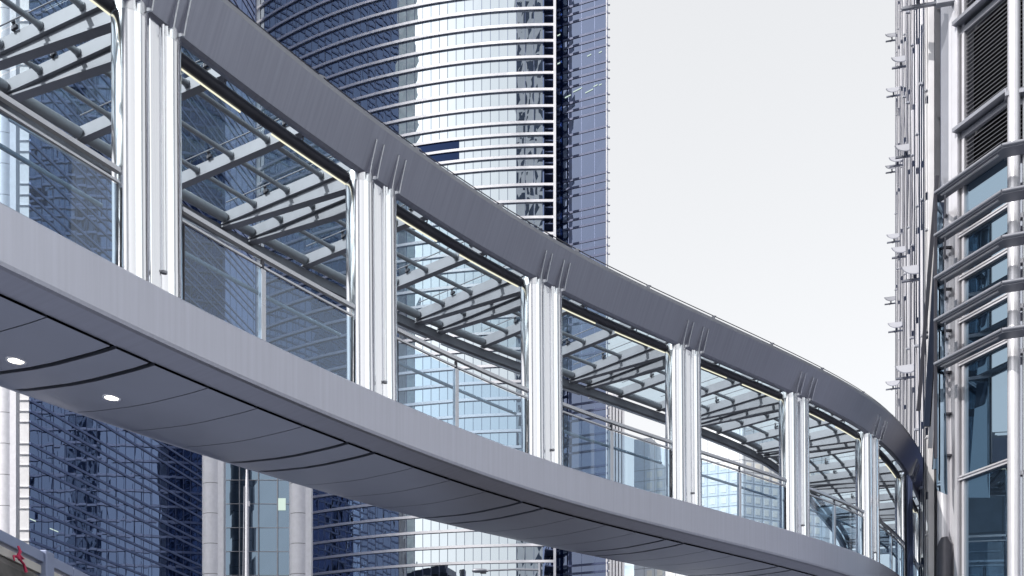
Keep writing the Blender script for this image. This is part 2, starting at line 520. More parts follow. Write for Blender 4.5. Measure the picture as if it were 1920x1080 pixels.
# column clusters
LEAN = -0.03
def vtube(mb, s, o, r, z0, z1, n=32, lean=True):
    def q(z): return P(s, o + (LEAN * (z - ZD) / (ZR - ZD) if lean else 0), z)
    mb.tube([q(z0), q(z1)], r, n)
    return mb
for ci, c in enumerate(CL):
    cn = node('column', br, P(c, -0.17, ZD))
    for ds in (-0.26, 0.26):
        vtube(MB(), c + ds, -0.115, 0.232, ZD - 0.05, ZR - 0.075, 40).build('tube', M['steel'], cn)
        vtube(MB(), c + ds, -0.115, 0.2345, ZD - 0.04, ZD + 0.30, 40).build('base_collar', M['steel'], cn)
        vtube(MB(), c + ds, -0.115, 0.2345, ZR - 0.11, ZR + 0.06, 40).build('top_collar', M['collar'], cn)
        for dd in (-0.085, 0.085):
            t, o, u = dirs(c + ds + dd)
            poly = [(FO(10.0) - 0.01, 9.99), (FO(10.0) + 0.105, 9.97), (FO(10.12) + 0.085, 10.12), (FO(10.46) + 0.03, 10.46), (FO(10.48) - 0.005, 10.48)]
            MB().prism([P(c + ds + dd, a, z) for a, z in poly], t * 0.022).build('bracket_fin', M['collar'], cn)
    # flat channel between the tubes, drain pole and downpipe
    t, o, u = dirs(c)
    z0, z1 = ZD - 0.05, ZR + 0.03
    mb = MB()
    sec = [(-0.11, -0.06), (0.11, -0.06), (0.11, 0.05), (0.075, 0.075), (-0.075, 0.075), (-0.11, 0.05)]
    lo = [P(c - 0.01 + a, -0.03 + b, z0) for a, b in sec]
    hi = [P(c - 0.01 + a, -0.03 + b + LEAN, z1) for a, b in sec]
    m = len(sec)
    mb.add(lo + hi, [(i, (i + 1) % m, m + (i + 1) % m, m + i) for i in range(m)] + [tuple(reversed(range(m))), tuple(range(m, 2 * m))])
    mb.build('channel', M['steel'], cn, 0.008)
    vtube(MB(), c + 0.115, 0.055, 0.034, ZD + 0.27, ZR + 0.11, 12).build('pole', M['collar'], cn)
    mb = MB()
    vtube(mb, c + 0.115, 0.055, 0.042, ZD + 0.24, ZD + 0.275, 12)
    mb.box(P(c + 0.07, 0.03, ZD + 0.26), t, o, u, 0.02, 0.02, 0.012)
    mb.build('pole_fitting', M['frame_metal'], cn)
# roof frame
OI = -3.28                                           # inner roof beam
ZF = 10.20                                           # underside of the rafters
SK = lambda o: -0.22 * (o / OI)                      # rafters sit slightly askew
RAF = []
for c, nx in zip(CL, CL[1:] + [CL[-1] + BAY]):
    g_ = nx - c - 0.56
    RAF += [(c - 0.28, True), (c + 0.28, True), (c + 0.28 + g_ * 0.30, False), (c + 0.28 + g_ * 0.70, False)]
RAF = [r for r in RAF if r[0] < SB - 0.5]
def PR(s, o, z): return P(s + SK(o), o, z)
for s, deep in RAF:
    t, o, u = dirs(s)
    mb = MB()
    mb.prism([PR(s, a, z) for a, z in [(0.02, ZF), (0.02, ZF + 0.19), (OI, ZF + 0.19), (OI, ZF)]], t * 0.075)
    mb.prism([PR(s, a, z) for a, z in [(0.0, ZF - 0.025), (0.0, ZF - 0.002), (OI, ZF - 0.002), (OI, ZF - 0.025)]], t * 0.13)
    if deep:
        mb.prism([PR(s, a, z) for a, z in [(-0.12, ZF - 0.30), (-0.12, ZF - 0.03), (OI, ZF - 0.03), (OI, ZF - 0.06)]], t * 0.03)
        mb.prism([PR(s, a, z) for a, z in [(-0.12, ZF - 0.33), (-0.12, ZF - 0.302), (OI, ZF - 0.062), (OI, ZF - 0.09)]], t * 0.15)
    mb.build('rafter', M['frame_metal'], br)
# purlin tubes with flanged ends
for o_ in (-0.92, -1.70, -2.48):
    mb = MB()
    k_ = SK(o_)
    for (a, _), (b, _) in zip(RAF, RAF[1:]):
        n = 5
        a += k_; b += k_
        mb.tube([P(a + 0.04 + (b - a - 0.08) * k / n, o_, ZF + 0.10) for k in range(n + 1)], 0.040, 10)
        mb.tube([P(b - 0.06, o_, ZF + 0.10), P(b - 0.038, o_, ZF + 0.10)], [0.06, 0.06], 12)
        mb.tube([P(b - 0.12, o_, ZF + 0.10), P(b - 0.06, o_, ZF + 0.10)], [0.042, 0.052], 12)
        mb.tube([P(a + 0.04, o_, ZF + 0.10), P(a + 0.06, o_, ZF + 0.10)], [0.055, 0.055], 12)
    mb.build('purlin', M['purlin_metal'], br)
mb = MB()
for (a, _), (b, _) in zip(RAF, RAF[1:]):
    n = 5
    a += SK(OI); b += SK(OI)
    mb.tube([P(a + 0.05 + (b - a - 0.1) * k / n, OI + 0.09, ZF + 0.07) for k in range(n + 1)], 0.085, 12)
mb.build('eaves_tube', M['purlin_metal'], br)
sweep(MB(), [(OI, 9.99), (OI, ZF - 0.03), (OI - 0.16, ZF), (OI - 0.2, 10.05), (OI - 0.1, 9.97)], SA, SB).build('eaves_beam', M['frame_metal'], br)
for c in CL[:-1]:
    sweep(MB(), [(OI - 0.03, 9.92), (OI - 0.03, 9.945), (OI - 0.07, 9.945), (OI - 0.07, 9.92)], c + 0.15, c + BAY - 0.15, 0.4).build('eaves_trim', M['rail_metal'], br)
# dark service tube with lit strips
ST, SZ = -0.25, 10.0
sweep(MB(), [(ST + 0.085 * math.cos(2 * math.pi * k / 12), SZ + 0.085 * math.sin(2 * math.pi * k / 12)) for k in range(12)], SA, SB, 0.35, True, True).build('service_tube', M['dark_metal'], br)
mb = MB()
for s, deep in RAF:
    if not deep:
        mb.tube([P(s, ST, SZ + 0.06), P(s, ST + 0.03, ZF - 0.02)], 0.014, 6)
mb.build('tube_hanger', M['dark_metal'], br)
for c in CL[:-1]:
    for a, b in ((0.40, 1.75), (2.35, 3.95)):
        sweep(MB(), [(ST - 0.035, SZ - 0.10), (ST - 0.035, SZ - 0.082), (ST - 0.055, SZ - 0.078), (ST - 0.055, SZ - 0.096)], c + a, c + b, 0.3).build('light_strip', M['strip_light'], br)
# roof glass, one sheet per rafter gap, held by clamps
for (a, da), (b, db) in zip(RAF, RAF[1:]):
    mb = MB()
    rows_ = []
    n = 5
    for i in range(n + 1):
        s = a + 0.012 + (b - a - 0.024) * i / n
        rows_ += [PR(s, 0.05, 10.52), PR(s, 0.05, 10.536), PR(s, -3.62, 10.536), PR(s, -3.62, 10.52)]
    fs = [(0, 1, 2, 3), (4 * n + 3, 4 * n + 2, 4 * n + 1, 4 * n)]
    for i in range(n):
        for k in range(4):
            fs.append((4 * i + k, 4 * i + 4 + k, 4 * i + 4 + (k + 1) % 4, 4 * i + (k + 1) % 4))
    mb.add(rows_, fs)
    mb.build('roof_pane', M['roof_glass'], br)
for (s, deep) in RAF:
    t, o, u = dirs(s)
    for o_ in ((-0.55, -2.2) if not deep else (-2.2,)):
        mb = MB()
        b0 = PR(s - 0.06, o_, ZF + 0.19)
        mb.tube([b0, b0 + 0.05 * u], 0.03, 8)
        mb.tube([b0 + 0.05 * u, b0 + 0.13 * u], 0.016, 8)
        mb.tube([b0 + 0.10 * u, b0 + 0.134 * u], 0.028, 8)
        mb.box(b0 + 0.03 * u + 0.05 * o, t, o, u, 0.02, 0.03, 0.022)
        mb.build('glass_clamp', M['dark_metal'], br)
    MB().tube([PR(s - 0.1, -0.2, 10.49), PR(s - 0.1, -3.1, 10.49)], 0.010, 6).build('tie_rod', M['frame_metal'], br)

# balustrades: near side between the columns, and along the far edge
def balustrade(o_, a, b, post_at):
    bn = node('balustrade', br, P((a + b) / 2, o_, ZD))
    sweep(MB(), [(o_ - 0.035, 7.80), (o_ - 0.035, 7.86), (o_ + 0.035, 7.86), (o_ + 0.035, 7.80)], a, b, 0.3).build('handrail', M['rail_metal'], bn)
    sweep(MB(), [(o_ - 0.018, 7.67), (o_ - 0.018, 7.70), (o_ + 0.018, 7.70), (o_ + 0.018, 7.67)], a, b, 0.3).build('glazing_bead', M['rail_metal'], bn)
    sweep(MB(), [(o_ - 0.2 + 0.03 * math.cos(2 * math.pi * k / 8), 7.40 + 0.03 * math.sin(2 * math.pi * k / 8)) for k in range(8)], a + 0.1, b - 0.1, 0.4, True, True).build('inner_rail', M['purlin_metal'], bn)
    ends = [a] + post_at + [b]
    for p0, p1 in zip(ends, ends[1:]):
        sweep(MB(), [(o_ - 0.008, ZD - 0.05), (o_ - 0.008, 7.638), (o_ + 0.008, 7.638), (o_ + 0.008, ZD - 0.05)], p0 + 0.05, p1 - 0.05, 0.4).build('glass_pane', M['pane_glass'], bn)
    for s in post_at:
        t, o, u = dirs(s)
        MB().box(P(s, o_, (ZD + 7.66) / 2 - 0.02), t, o, u, 0.045, 0.035, (7.66 - ZD) / 2).build('post', M['rail_metal'], bn, 0.006)
        MB().box(P(s, o_, 7.72), t, o, u, 0.02, 0.02, 0.06).build('post_head', M['dark_metal'], bn)
    for s in (a + 0.03, b - 0.03):
        t, o, u = dirs(s)
        MB().box(P(s, o_, (ZD + 7.67) / 2), t, o, u, 0.008, 0.02, (7.64 - ZD) / 2).build('end_channel', M['dark_metal'], bn)
for c in CL[:-1]:
    nx = CL[CL.index(c) + 1]
    balustrade(-0.06, c + 0.50, nx - 0.50, [(c + nx) / 2 - 0.22])
    balustrade(-3.60, c + 0.02, nx - 0.02, [(c + nx) / 2])

# ================================================================== CURVED GLASS TOWER
TZ0 = 133.0
TZ = 0.796 * TZ0                                             # distance of the tower's near edge
CX, CY, CR = 0.0297 * TZ0, 1.199 * TZ0, 0.403 * TZ0
HZ = lambda y: (1490 - y) * TZ / F + EY                # height of a mark seen at pixel row y at the tower's edge
tw = thing('curved_glass_tower', 'tall curved blue glass office tower with thin silver ribs, rising behind the footbridge', 'tower', (CX, CY - 20, 0))
def arc(th, dr=0.0):
    return Vector((CX - (CR + dr) * math.sin(th), CY - (CR + dr) * math.cos(th)))
TH0 = math.asin((CX - 0.0235 * TZ0) / CR)       # right end of the glass
THR = math.asin((CX - 0.0316 * TZ0) / CR)                # right end of the ribs
TH1 = math.asin((CX + 0.2134 * TZ0) / CR)                # left end
rows = [HZ(17) + 1.656 * k for k in range(18, 0, -1)]
rows += [HZ(y) for y in (17, 48, 78, 108, 138, 169, 200, 230, 252, 273, 294, 315, 347)]
z = HZ(347)
while z > 9:
    z -= 1.666
    rows.append(z)
rows = sorted(rows)
NP = 38
mb = MB()
zz = [0.0] + rows + [rows[-1] + 1.6]
for i in range(len(zz) - 1):
    for k in range(NP):
        a, b = TH0 + (TH1 - TH0) * k / NP, TH0 + (TH1 - TH0) * (k + 1) / NP
        pa, pb = arc(a), arc(b)
        j = [random.uniform(-0.003, 0.003) for _ in range(4)]
        n = Vector((-math.sin((a + b) / 2), -math.cos((a + b) / 2)))
        q = [Vector((pa.x, pa.y, zz[i])), Vector((pb.x, pb.y, zz[i])), Vector((pb.x, pb.y, zz[i + 1])), Vector((pa.x, pa.y, zz[i + 1]))]
        q = [v + Vector((n.x, n.y, 0)) * jj for v, jj in zip(q, j)]
        mb.add(q, [(3, 2, 1, 0)])
mb.build('curtain_wall', M['tower_glass'], tw)
mb = MB()
for k in range(1, NP):
    a = TH0 + (TH1 - TH0) * k / NP
    p = arc(a, 0.012); d = Vector((math.cos(a), -math.sin(a), 0)); n = Vector((-math.sin(a), -math.cos(a), 0))
    mb.box((p.x, p.y, zz[-1] / 2), d, n, (0, 0, 1), 0.022, 0.02, zz[-1] / 2)
mb.build('mullion_grid', M['band_metal'], tw)
def arcbox(th_a, th_b, r0, r1, z0, z1, n=40):
    mb = MB(); vs = []
    for i in range(n + 1):
        a = th_a + (th_b - th_a) * i / n
        p, q = arc(a, r0), arc(a, r1)
        vs += [(p.x, p.y, z0), (q.x, q.y, z0), (q.x, q.y, z1), (p.x, p.y, z1)]
    fs = []
    for i in range(n):
        for k in range(4):
            k2 = (k + 1) % 4
            fs.append((i * 4 + k, (i + 1) * 4 + k, (i + 1) * 4 + k2, i * 4 + k2))
    fs += [(0, 1, 2, 3), (4 * n + 3, 4 * n + 2, 4 * n + 1, 4 * n)]
    mb.add(vs, fs)
    return mb
for z in rows:
    mb = arcbox(THR, TH1, 0.05, 0.19, z - 0.13, z + 0.13)
    mb.build('rib', M['rib_metal'], tw)
for th in (THR, TH1):
    p = arc(th, 0.3); d = Vector((math.cos(th), -math.sin(th), 0)); n = Vector((-math.sin(th), -math.cos(th), 0))
    MB().box((p.x + d.x * 0.12, p.y + d.y * 0.12, zz[-1] / 2), d, n, (0, 0, 1), 0.13, 0.25, zz[-1] / 2).build('edge_fin', M['rib_metal'], tw)
# recess behind the free rib ends
pa = arc(TH0); pb = arc(THR)
mb = MB(); mb.box((pa.x + 0.6, pa.y + 3.2, zz[-1] / 2), (1, 0, 0), (0, 1, 0), (0, 0, 1), 1.2, 0.1, zz[-1] / 2)
mb.box((pa.x + 0.06, pa.y + 1.5, zz[-1] / 2), (1, 0, 0), (0, 1, 0), (0, 0, 1), 0.08, 1.4, zz[-1] / 2)
mb.build('recess_wall', M['wing_glass'], tw)
mb = MB()
for z in rows:
    mb.box((pa.x + 0.75, pa.y + 1.7, z - 0.35), (1, 0, 0), (0, 1, 0), (0, 0, 1), 0.5, 1.3, 0.06)
    mb.bar((pa.x + 0.25, pa.y + 1.0, z - 0.3), (pa.x + 0.95, pa.y + 2.6, z + 1.1), 0.07, 0.07)
mb.build('recess_bracing', M['band_metal'], tw)
# dark opened bays of the facade
def th_at(x):
    k = (x - 960) / F
    lo, hi = THR, TH1
    for _ in range(50):
        m = (lo + hi) / 2; p = arc(m)
        if p.x / p.y > k: lo = m
        else: hi = m
    return lo
for y0, y1 in ((254, 271), (275, 292)):
    arcbox(th_at(861), th_at(758), 0.02, 0.045, HZ(y1), HZ(y0), 8).build('open_window', M['navy_open'], tw)

# wings: flat navy glass with dark bands
def wing(name, A, B, zt, heights, glass, band, pane, band_h, proud, nrm):
    A = Vector(A); B = Vector(B); d = (B - A); L = d.length; d.normalize()
    n = Vector(nrm).normalized()
    wn = node(name, tw, (A.x, A.y, 0))
    NPn = max(1, round(L / pane))
    mb = MB()
    hs = [0.0] + heights + [zt]
    for i in range(len(hs) - 1):
        for k in range(NPn):
            j = [random.uniform(-0.004, 0.004) for _ in range(4)]
            p, q = A + d * (L * k / NPn), A + d * (L * (k + 1) / NPn)
            qd = [(p.x + n.x * j[0], p.y + n.y * j[0], hs[i]), (q.x + n.x * j[1], q.y + n.y * j[1], hs[i]), (q.x + n.x * j[2], q.y + n.y * j[2], hs[i + 1]), (p.x + n.x * j[3], p.y + n.y * j[3], hs[i + 1])]
            mb.add(qd, [(0, 1, 2, 3)])
    mb.build('curtain_wall', glass, wn)
    d3 = Vector((d.x, d.y, 0)); n3 = Vector((n.x, n.y, 0)); m3 = Vector(((A.x + B.x) / 2, (A.y + B.y) / 2, 0))
    for z in heights:
        MB().box(m3 + n3 * (proud / 2 + 0.012) + Vector((0, 0, z)), d3, n3, (0, 0, 1), L / 2, proud / 2, band_h / 2).build('band', band, wn)
    mb = MB()
    for k in range(1, NPn):
        p = A + d * (L * k / NPn)
        mb.box((p.x + n.x * 0.01, p.y + n.y * 0.01, zt / 2), d3, n3, (0, 0, 1), 0.02, 0.012, zt / 2)
    mb.build('mullion_grid', M['band_metal'], wn)
    return wn
wh = []
for n_ in range(-9, 3):
    wh += [HZ(52.8 + 61.1 * n_ + q) for q in (0, 15.3, 30.6)]
wh += [HZ(y) for y in (236, 257, 278)]
for n_ in range(-1, 18):
    wh += [HZ(383 + 61.1 * n_ + q) for q in (0, 15.3, 30.6)]
wh = sorted(wh)
TOP = zz[-1]
wh = [h for h in wh if h < TOP]
RA = (82 / F * (TZ + 2.12), TZ + 2.12); RB = (180 / F * TZ, TZ)
wr = wing('right_wing', RA, RB, TOP, wh, M['right_glass'], M['navy_band'], 1.35, 0.22, 0.04, (-1, -2.48))
MB().box((RA[0] + 0.62, RA[1] - 0.25, TOP / 2), (0.89, -0.45, 0), (0.45, 0.89, 0), (0, 0, 1), 0.13, 0.12, TOP / 2).build('downpipe', M['navy_open'], wr)
e = MB(); e.box((RB[0] + 0.10, RB[1] + 3.0, TOP / 2), (1, 0, 0), (0.08, 1, 0), (0, 0, 1), 0.07, 3.0, TOP / 2)
for z in wh: e.box((RB[0] + 0.12, RB[1] + 0.1, z), (1, 0, 0), (0, 1, 0), (0, 0, 1), 0.10, 0.12, 0.06)
e.build('end_wall', M['white_panel'], wr)
mb = MB()
for x, y, w in ((1050, 65, 10), (1105, 104, 8), (1126, 98, 6), (1050, 118, 10), (1065, 181, 12), (1083, 169, 18), (1105, 171, 16), (1117, 161, 8), (1126, 159, 5)):
    k = (x - 960) / F
    a_ = (180 / F * TZ - k * TZ) / (2.48 + k)            # slide along the wing line
    c_ = Vector((180 / F * TZ - 2.48 * a_, TZ + a_))
    mb.box((c_.x - 0.02, c_.y - 0.04, (1490 - y) * c_.y / F + EY), (0.91, -0.37, 0.22), (0.37, 0.93, 0), (0, 0, 1), w * 0.027, 0.01, 0.05)
mb.build('ceiling_light', M['office_light'], wr)
LA = (-36.98, 79.7); LB = (-29.6, 121.6)
lw = wing('left_wing', LA, LB, TOP, wh, M['wing_glass'], M['bandpale'], 1.5, 0.20, 0.06, (1, -0.17))
mb = MB(); mb.box((LA[0] - 0.55, LA[1] + 0.15, TOP / 2), (1, 0, 0), (0, 1, 0), (0, 0, 1), 0.5, 0.12, TOP / 2)
for z in wh: mb.box((LA[0] - 0.55, LA[1] - 0.0, z), (1, 0, 0), (0, 1, 0), (0, 0, 1), 0.52, 0.06, 0.03)
mb.build('end_wall', M['white_panel'], lw)
MB().abox((LA[0] - 14, LA[1] + 2, 0), (LA[0] - 1.2, LA[1] + 50, TOP)).build('core_block', M['wing_glass'], lw)
mb = MB()
for x, y, w, h in ((75, 963, 12, 0.05), (60, 975, 8, 0.05), (100, 994, 12, 0.05), (140, 1010, 8, 0.05)):
    k = (x - 960) / F; zc = 50.5 / (0.1692 - k)
    mb.box((k * zc + 0.06, zc, (1490 - y) * zc / F + EY), (0.17, 1, 0.0), (1, -0.17, 0), (0, 0, 1), w * 0.045, 0.01, h * 0.7)
mb.build('ceiling_light', M['office_light'], lw)

# ================================================================== PODIUM, PILLARS, FLAGPOLE
def pillar(x, zc, r, top, label):
    X = (x - 960) / F * zc
    p = thing('pillar', label, 'pillar', (X, zc, 0), 'stone pillars below the footbridge')
    q = MB(); z = 0.0; st = 2.28
    k = 0
    while z < top:
        z1 = min(top, z + st)
        q.tube([(X, zc, z + 0.02), (X, zc, z1 - 0.02)], r, 32)
        z = z1
    q.build('shaft', M['stone'], p)
    MB().tube([(X, zc, 0.0), (X, zc, top - 0.05)], r - 0.03, 24).build('core', M['joint_dark'], p)
    MB().box((X + r * 0.93, zc - r * 0.55, top / 2), (1, 0, 0), (0, 1, 0), (0, 0, 1), 0.22, 0.3, top / 2 - 0.05).build('pilaster', M['stone'], p)
    return p
pillar(14, 77, 0.82, 90, 'tallest pale round stone pillar, at the left border of the picture')
pillar(400, 79, 0.82, 31, 'pale round stone pillar standing left of the thin flagpole')
pillar(563, 79, 0.82, 31, 'pale round stone pillar standing right of the thin flagpole')
lb = thing('glass_lobby', 'low teal glass lobby wall between two round stone pillars', 'lobby', ((480 - 960) / F * 83, 83, 0))
xl, xr = (414 - 960) / F * 83, (556 - 960) / F * 83
mb = MB()
hs_ = [0] + [2.0 + 1.9 * k for k in range(15)]
for i in range(len(hs_) - 1):
    for k in range(4):
        a, b = xl + (xr - xl) * k / 4, xl + (xr - xl) * (k + 1) / 4
        j = [random.uniform(-0.02, 0.02) for _ in range(4)]
        mb.add([(a, 83 + j[0], hs_[i]), (b, 83 + j[1], hs_[i]), (b, 83 + j[2], hs_[i + 1]), (a, 83 + j[3], hs_[i + 1])], [(0, 1, 2, 3)])
mb.build('glass_wall', M['lobby_glass'], lb)
mb = MB()
for i in range(1, len(hs_)):
    mb.abox((xl, 82.95, hs_[i] - 0.025), (xr, 82.99, hs_[i] + 0.025))
mb.build('transom', M['grey_alu'], lb)
mb = MB()
for k in range(5):
    a = xl + (xr - xl) * k / 4
    mb.abox((a - 0.04, 82.9, 0), (a + 0.04, 82.945, hs_[-1]))
mb.build('mullion', M['grey_alu'], lb)
wx, wz = (529 - 960) / F * 83, (1490 - 946) / F * 83 + EY
MB().box((wx, 82.93, wz), (1, 0, 0), (0, 1, 0), (0, 0, 1), 0.30, 0.01, 0.48).build('lit_window', M['office_light'], lb)
MB().abox((xl - 1.5, 82.6, hs_[-1] + 0.03), (xr + 1.5, 90, hs_[-1] + 0.9)).build('roof', M['grey_alu'], lb)
fpx = (461 - 960) / F * 48
fp = thing('flagpole', 'thin pale flagpole rising in front of the teal lobby glass', 'flagpole', (fpx, 48, 0))
MB().tube([(fpx, 48, 0.4), (fpx + 0.05, 48, 15.5), (fpx + 0.05, 48, 16.6)], [0.12, 0.09, 0.05], 14).build('pole', M['white_alu'], fp)
MB().tube([(fpx, 48, 0), (fpx, 48, 0.4)], 0.2, 16).build('base', M['lamp_grey'], fp)
MB().tube([(fpx - 0.12, 47.9, 0.9), (fpx - 0.14, 47.9, 9), (fpx - 0.05, 47.9, 15.8)], 0.02, 6).build('halyard', M['lamp_grey'], fp)
mb = MB()
mb.box((fpx + 0.13, 47.93, 9.7), (1, 0, 0), (0, 1, 0), (0, 0, 1), 0.05, 0.04, 0.25)
mb.box((fpx + 0.16, 47.93, 13.4 + EY), (1, 0, 0), (0, 1, 0), (0, 0, 1), 0.04, 0.04, 0.12)
mb.build('cleat', M['lamp_grey'], fp)

# ================================================================== FAR BUILDINGS (pale wall colours stand in for distant haze)
def far_box(name, label, cat, xl, xr, ytop, zc, depth, mat, extra=None):
    a, b = (xl - 960) / F * zc, (xr - 960) / F * zc
    h = (1490 - ytop) * zc / F + EY
    t = thing(name, label, cat, ((a + b) / 2, zc, 0))
    mb = MB()
    mb.wall((a, zc), (b, zc), 0, h); mb.wall((b, zc), (b, zc + depth), 0, h); mb.wall((b, zc + depth), (a, zc + depth), 0, h); mb.wall((a, zc + depth), (a, zc), 0, h)
    mb.build('wall', mat, t)
    MB().abox((a + 0.02, zc + 0.02, h + 0.003), (b - 0.02, zc + depth - 0.02, h + 0.6)).build('roof', M['white_panel'], t)
    return t, a, b, h
g1 = grid_mat('striped_far_facade', (0.5, 0.5, 0.55), None, (0.16, 0.24, 0.42), 4.0, 3.6, 0.25, 0.2)
t, a, b, h = far_box('striped_tower', 'distant office tower with white vertical stripes beside the blue wing', 'tower', 1120, 1168, 742, 207, 30, g1)
mb = MB()
for k in range(9):
    X = a + (b - a) * k / 8
    mb.abox((X - 0.22, 206.2, 0), (X + 0.22, 206.95, h - (0 if k < 7 else 3)))
mb.build('vertical_fin', M['white_alu'], t)
g2 = grid_mat('pale_far_facade', (0.62, 0.70, 0.76), None, (0.5, 0.62, 0.72), 3.0, 3.4, 0.15, 0.3)
far_box('pale_tower', 'distant pale blue tower seen just under the footbridge deck', 'tower', 1166, 1220, 990, 255, 30, g2)
g3 = grid_mat('hazed_cream_facade', (0.88, 0.87, 0.85), None, (0.74, 0.76, 0.80), 4.4, 3.2, 0.45, 0.4)  # wall and windows lightened, haze put into the colour
t, a, b, h = far_box('cream_tower', 'distant whitish apartment tower with serrated balconies behind the fourth column', 'tower', 1240, 1300, 857, 231, 30, g3)
mb = MB(); z = 3
while z < h - 1:
    mb.abox((a - 0.9, 232, z), (a - 0.01, 237, z + 1.2)); z += 3.2
mb.build('balcony', M['white_panel'], t)
# cornered block with square windows
cz = 207.0
cxx = (1392 - 960) / F * cz
wb = thing('windowed_block', 'distant white office block with rows of square cream windows seen through the footbridge', 'office block', (cxx, cz, 0))
cwin = matte('cream_blind_window', (0.88, 0.86, 0.80), 0.4, 0.05)
bwall = matte('pale_blue_panel_wall', (0.74, 0.78, 0.82), 0.5, 0.05)
hb = (1490 - 800) * cz / F + EY
for sgn, ang in ((-1, 20), (1, 24)):
    d = Vector((sgn * math.cos(R(ang)), math.sin(R(ang)), 0)); n = Vector((sgn * math.sin(R(ang)), -math.cos(R(ang)), 0))
    Lw = 22.0
    c0 = Vector((cxx, cz, 0))
    MB().box(c0 + d * Lw / 2 - n * 2.01 + Vector((0, 0, hb / 2)), d, n, (0, 0, 1), Lw / 2, 2.0, hb / 2).build('wall', bwall, wb)
    z = 2.0
    nw = 0
    mj = MB()
    while z < hb - 5.5:
        for k in range(9):
            if z > 38:
                w0 = c0 + d * (1.6 + 2.15 * k) + n * 0.02 + Vector((0, 0, z))
                MB().box(w0, d, n, (0, 0, 1), 0.55, 0.02, 0.62).build('window', cwin, wb)
        mj.box(c0 + d * Lw / 2 + n * 0.005 + Vector((0, 0, z + 1.05)), d, n, (0, 0, 1), Lw / 2, 0.03, 0.04)
        z += 2.25
    for k in range(10):
        mj.box(c0 + d * (0.52 + 2.15 * k) + n * 0.005 + Vector((0, 0, hb / 2)), d, n, (0, 0, 1), 0.035, 0.025, hb / 2)
    mj.build('panel_joint', M['grey_alu'], wb)

# ================================================================== RIGHT BUILDING (louvres, blue windows, sun shades)
NA = Vector((-1, -0.407, 0)).normalized(); DA = Vector((-0.407, 1, 0)).normalized()
CA = 25.0
def on_a(x, out=0.0):
    """point of facade A that is seen at pixel column x, `out` metres in front of it"""
    k = (x - 960) / F
    c = CA - out * 1.0797
    z = c / (k + 0.407)
    return Vector((k * z, z, 0))
UP = Vector((0, 0, 1))
gb = thing('louvred_glass_building', 'modern building of white mullions, blue windows, sun shades and dark louvres at the right border', 'building', on_a(1850))
A0, A1 = on_a(1806), on_a(1892)
LW = (A1 - A0).length
DB = Vector((2.49, -1, 0)).normalized(); NB = Vector((-1, -2.49, 0)).normalized()
B1 = A1 + DB * 7
def zA(x, y, out=0.0): return (1490 - y) * on_a(x, out).y / F
trans = [EY + q for q in (-1.2, 5.3, 9.05, 12.33, 13.55, 14.77, 16.0)]
zl0, zl1, zl2 = 17.55 + EY, 19.15 + EY, 22.2 + EY
mid = (A0 + A1) / 2
def face_box(mb, p, z0, z1, d, n, hl, out0, out1):
    mb.box(Vector((p.x, p.y, (z0 + z1) / 2)) + n * (out0 + out1) / 2, d, n, UP, hl, (out1 - out0) / 2, (z1 - z0) / 2)
# window panes and transoms of facade A
zs = [0.1] + trans + [zl0]
for z0, z1 in zip(zs, zs[1:]):
    mb = MB(); face_box(mb, mid, z0 + 0.07, z1 - 0.07, DA, NA, LW / 2, -0.06, -0.03)
    mb.build('window', M['window_glass'], gb)
for z in trans:
    mb = MB()
    face_box(mb, mid, z - 0.07, z - 0.025, DA, NA, LW / 2 + 0.18, -0.02, 0.10)
    face_box(mb, mid, z - 0.022, z + 0.022, DA, NA, LW / 2 + 0.1, -0.02, 0.05)
    face_box(mb, mid, z + 0.025, z + 0.07, DA, NA, LW / 2 + 0.1, -0.02, 0.08)
    mb.build('transom', M['white_alu'], gb)
# facade B (right of the corner)
midB = (A1 + B1) / 2
zsb = [0.1] + [q - 0.35 for q in trans] + [zl0]
for i, (z0, z1) in enumerate(zip(zsb, zsb[1:])):
    mb = MB(); face_box(mb, midB, z0 + 0.06, z1 - 0.06, DB, NB, 3.5, -0.06, -0.03)
    mb.build('window', M['pale_window'], gb)
for z in zsb[1:-1]:
    mb = MB(); face_box(mb, midB, z - 0.06, z + 0.06, DB, NB, 3.5, -0.02, 0.08); mb.build('transom', M['white_alu'], gb)
# louvre panels
def louvre(p, d, n, hl, z0, z1):
    ln = node('louvre_panel', gb, (p.x, p.y, z0))
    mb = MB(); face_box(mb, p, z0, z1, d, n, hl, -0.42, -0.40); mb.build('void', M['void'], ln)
    mb = MB(); z = z0 + 0.1
    while z < z1 - 0.08:
        c = Vector((p.x, p.y, z)) - n * 0.06
        a_ = (n * 0.8 - UP * 0.6).normalized()
        mb.box(c, d, a_, d.cross(a_), hl, 0.05, 0.008)
        z += 0.118
    mb.build('blades', M['louvre_metal'], ln)
    for nm, za, zb, ex, ou in (('sill', z0 - 0.10, z0 + 0.04, 0.05, 0.10), ('drip_ledge', z0 - 0.22, z0 - 0.115, 0.12, 0.30), ('head', z1 - 0.16, z1, 0.05, 0.06)):
        mb = MB(); face_box(mb, p, za, zb, d, n, hl + ex, -0.05, ou); mb.build(nm, M['grey_alu'], ln)
for z0, z1 in ((zl0 + 0.05, zl1 - 0.25), (zl1, zl2 - 0.3), (zl2, zl2 + 2.8), (zl2 + 3.1, zl2 + 6)):
    louvre(mid, DA, NA, LW / 2, z0, z1)
    louvre(midB, DB, NB, 3.5, z0 - 0.1, z1 - 0.1)
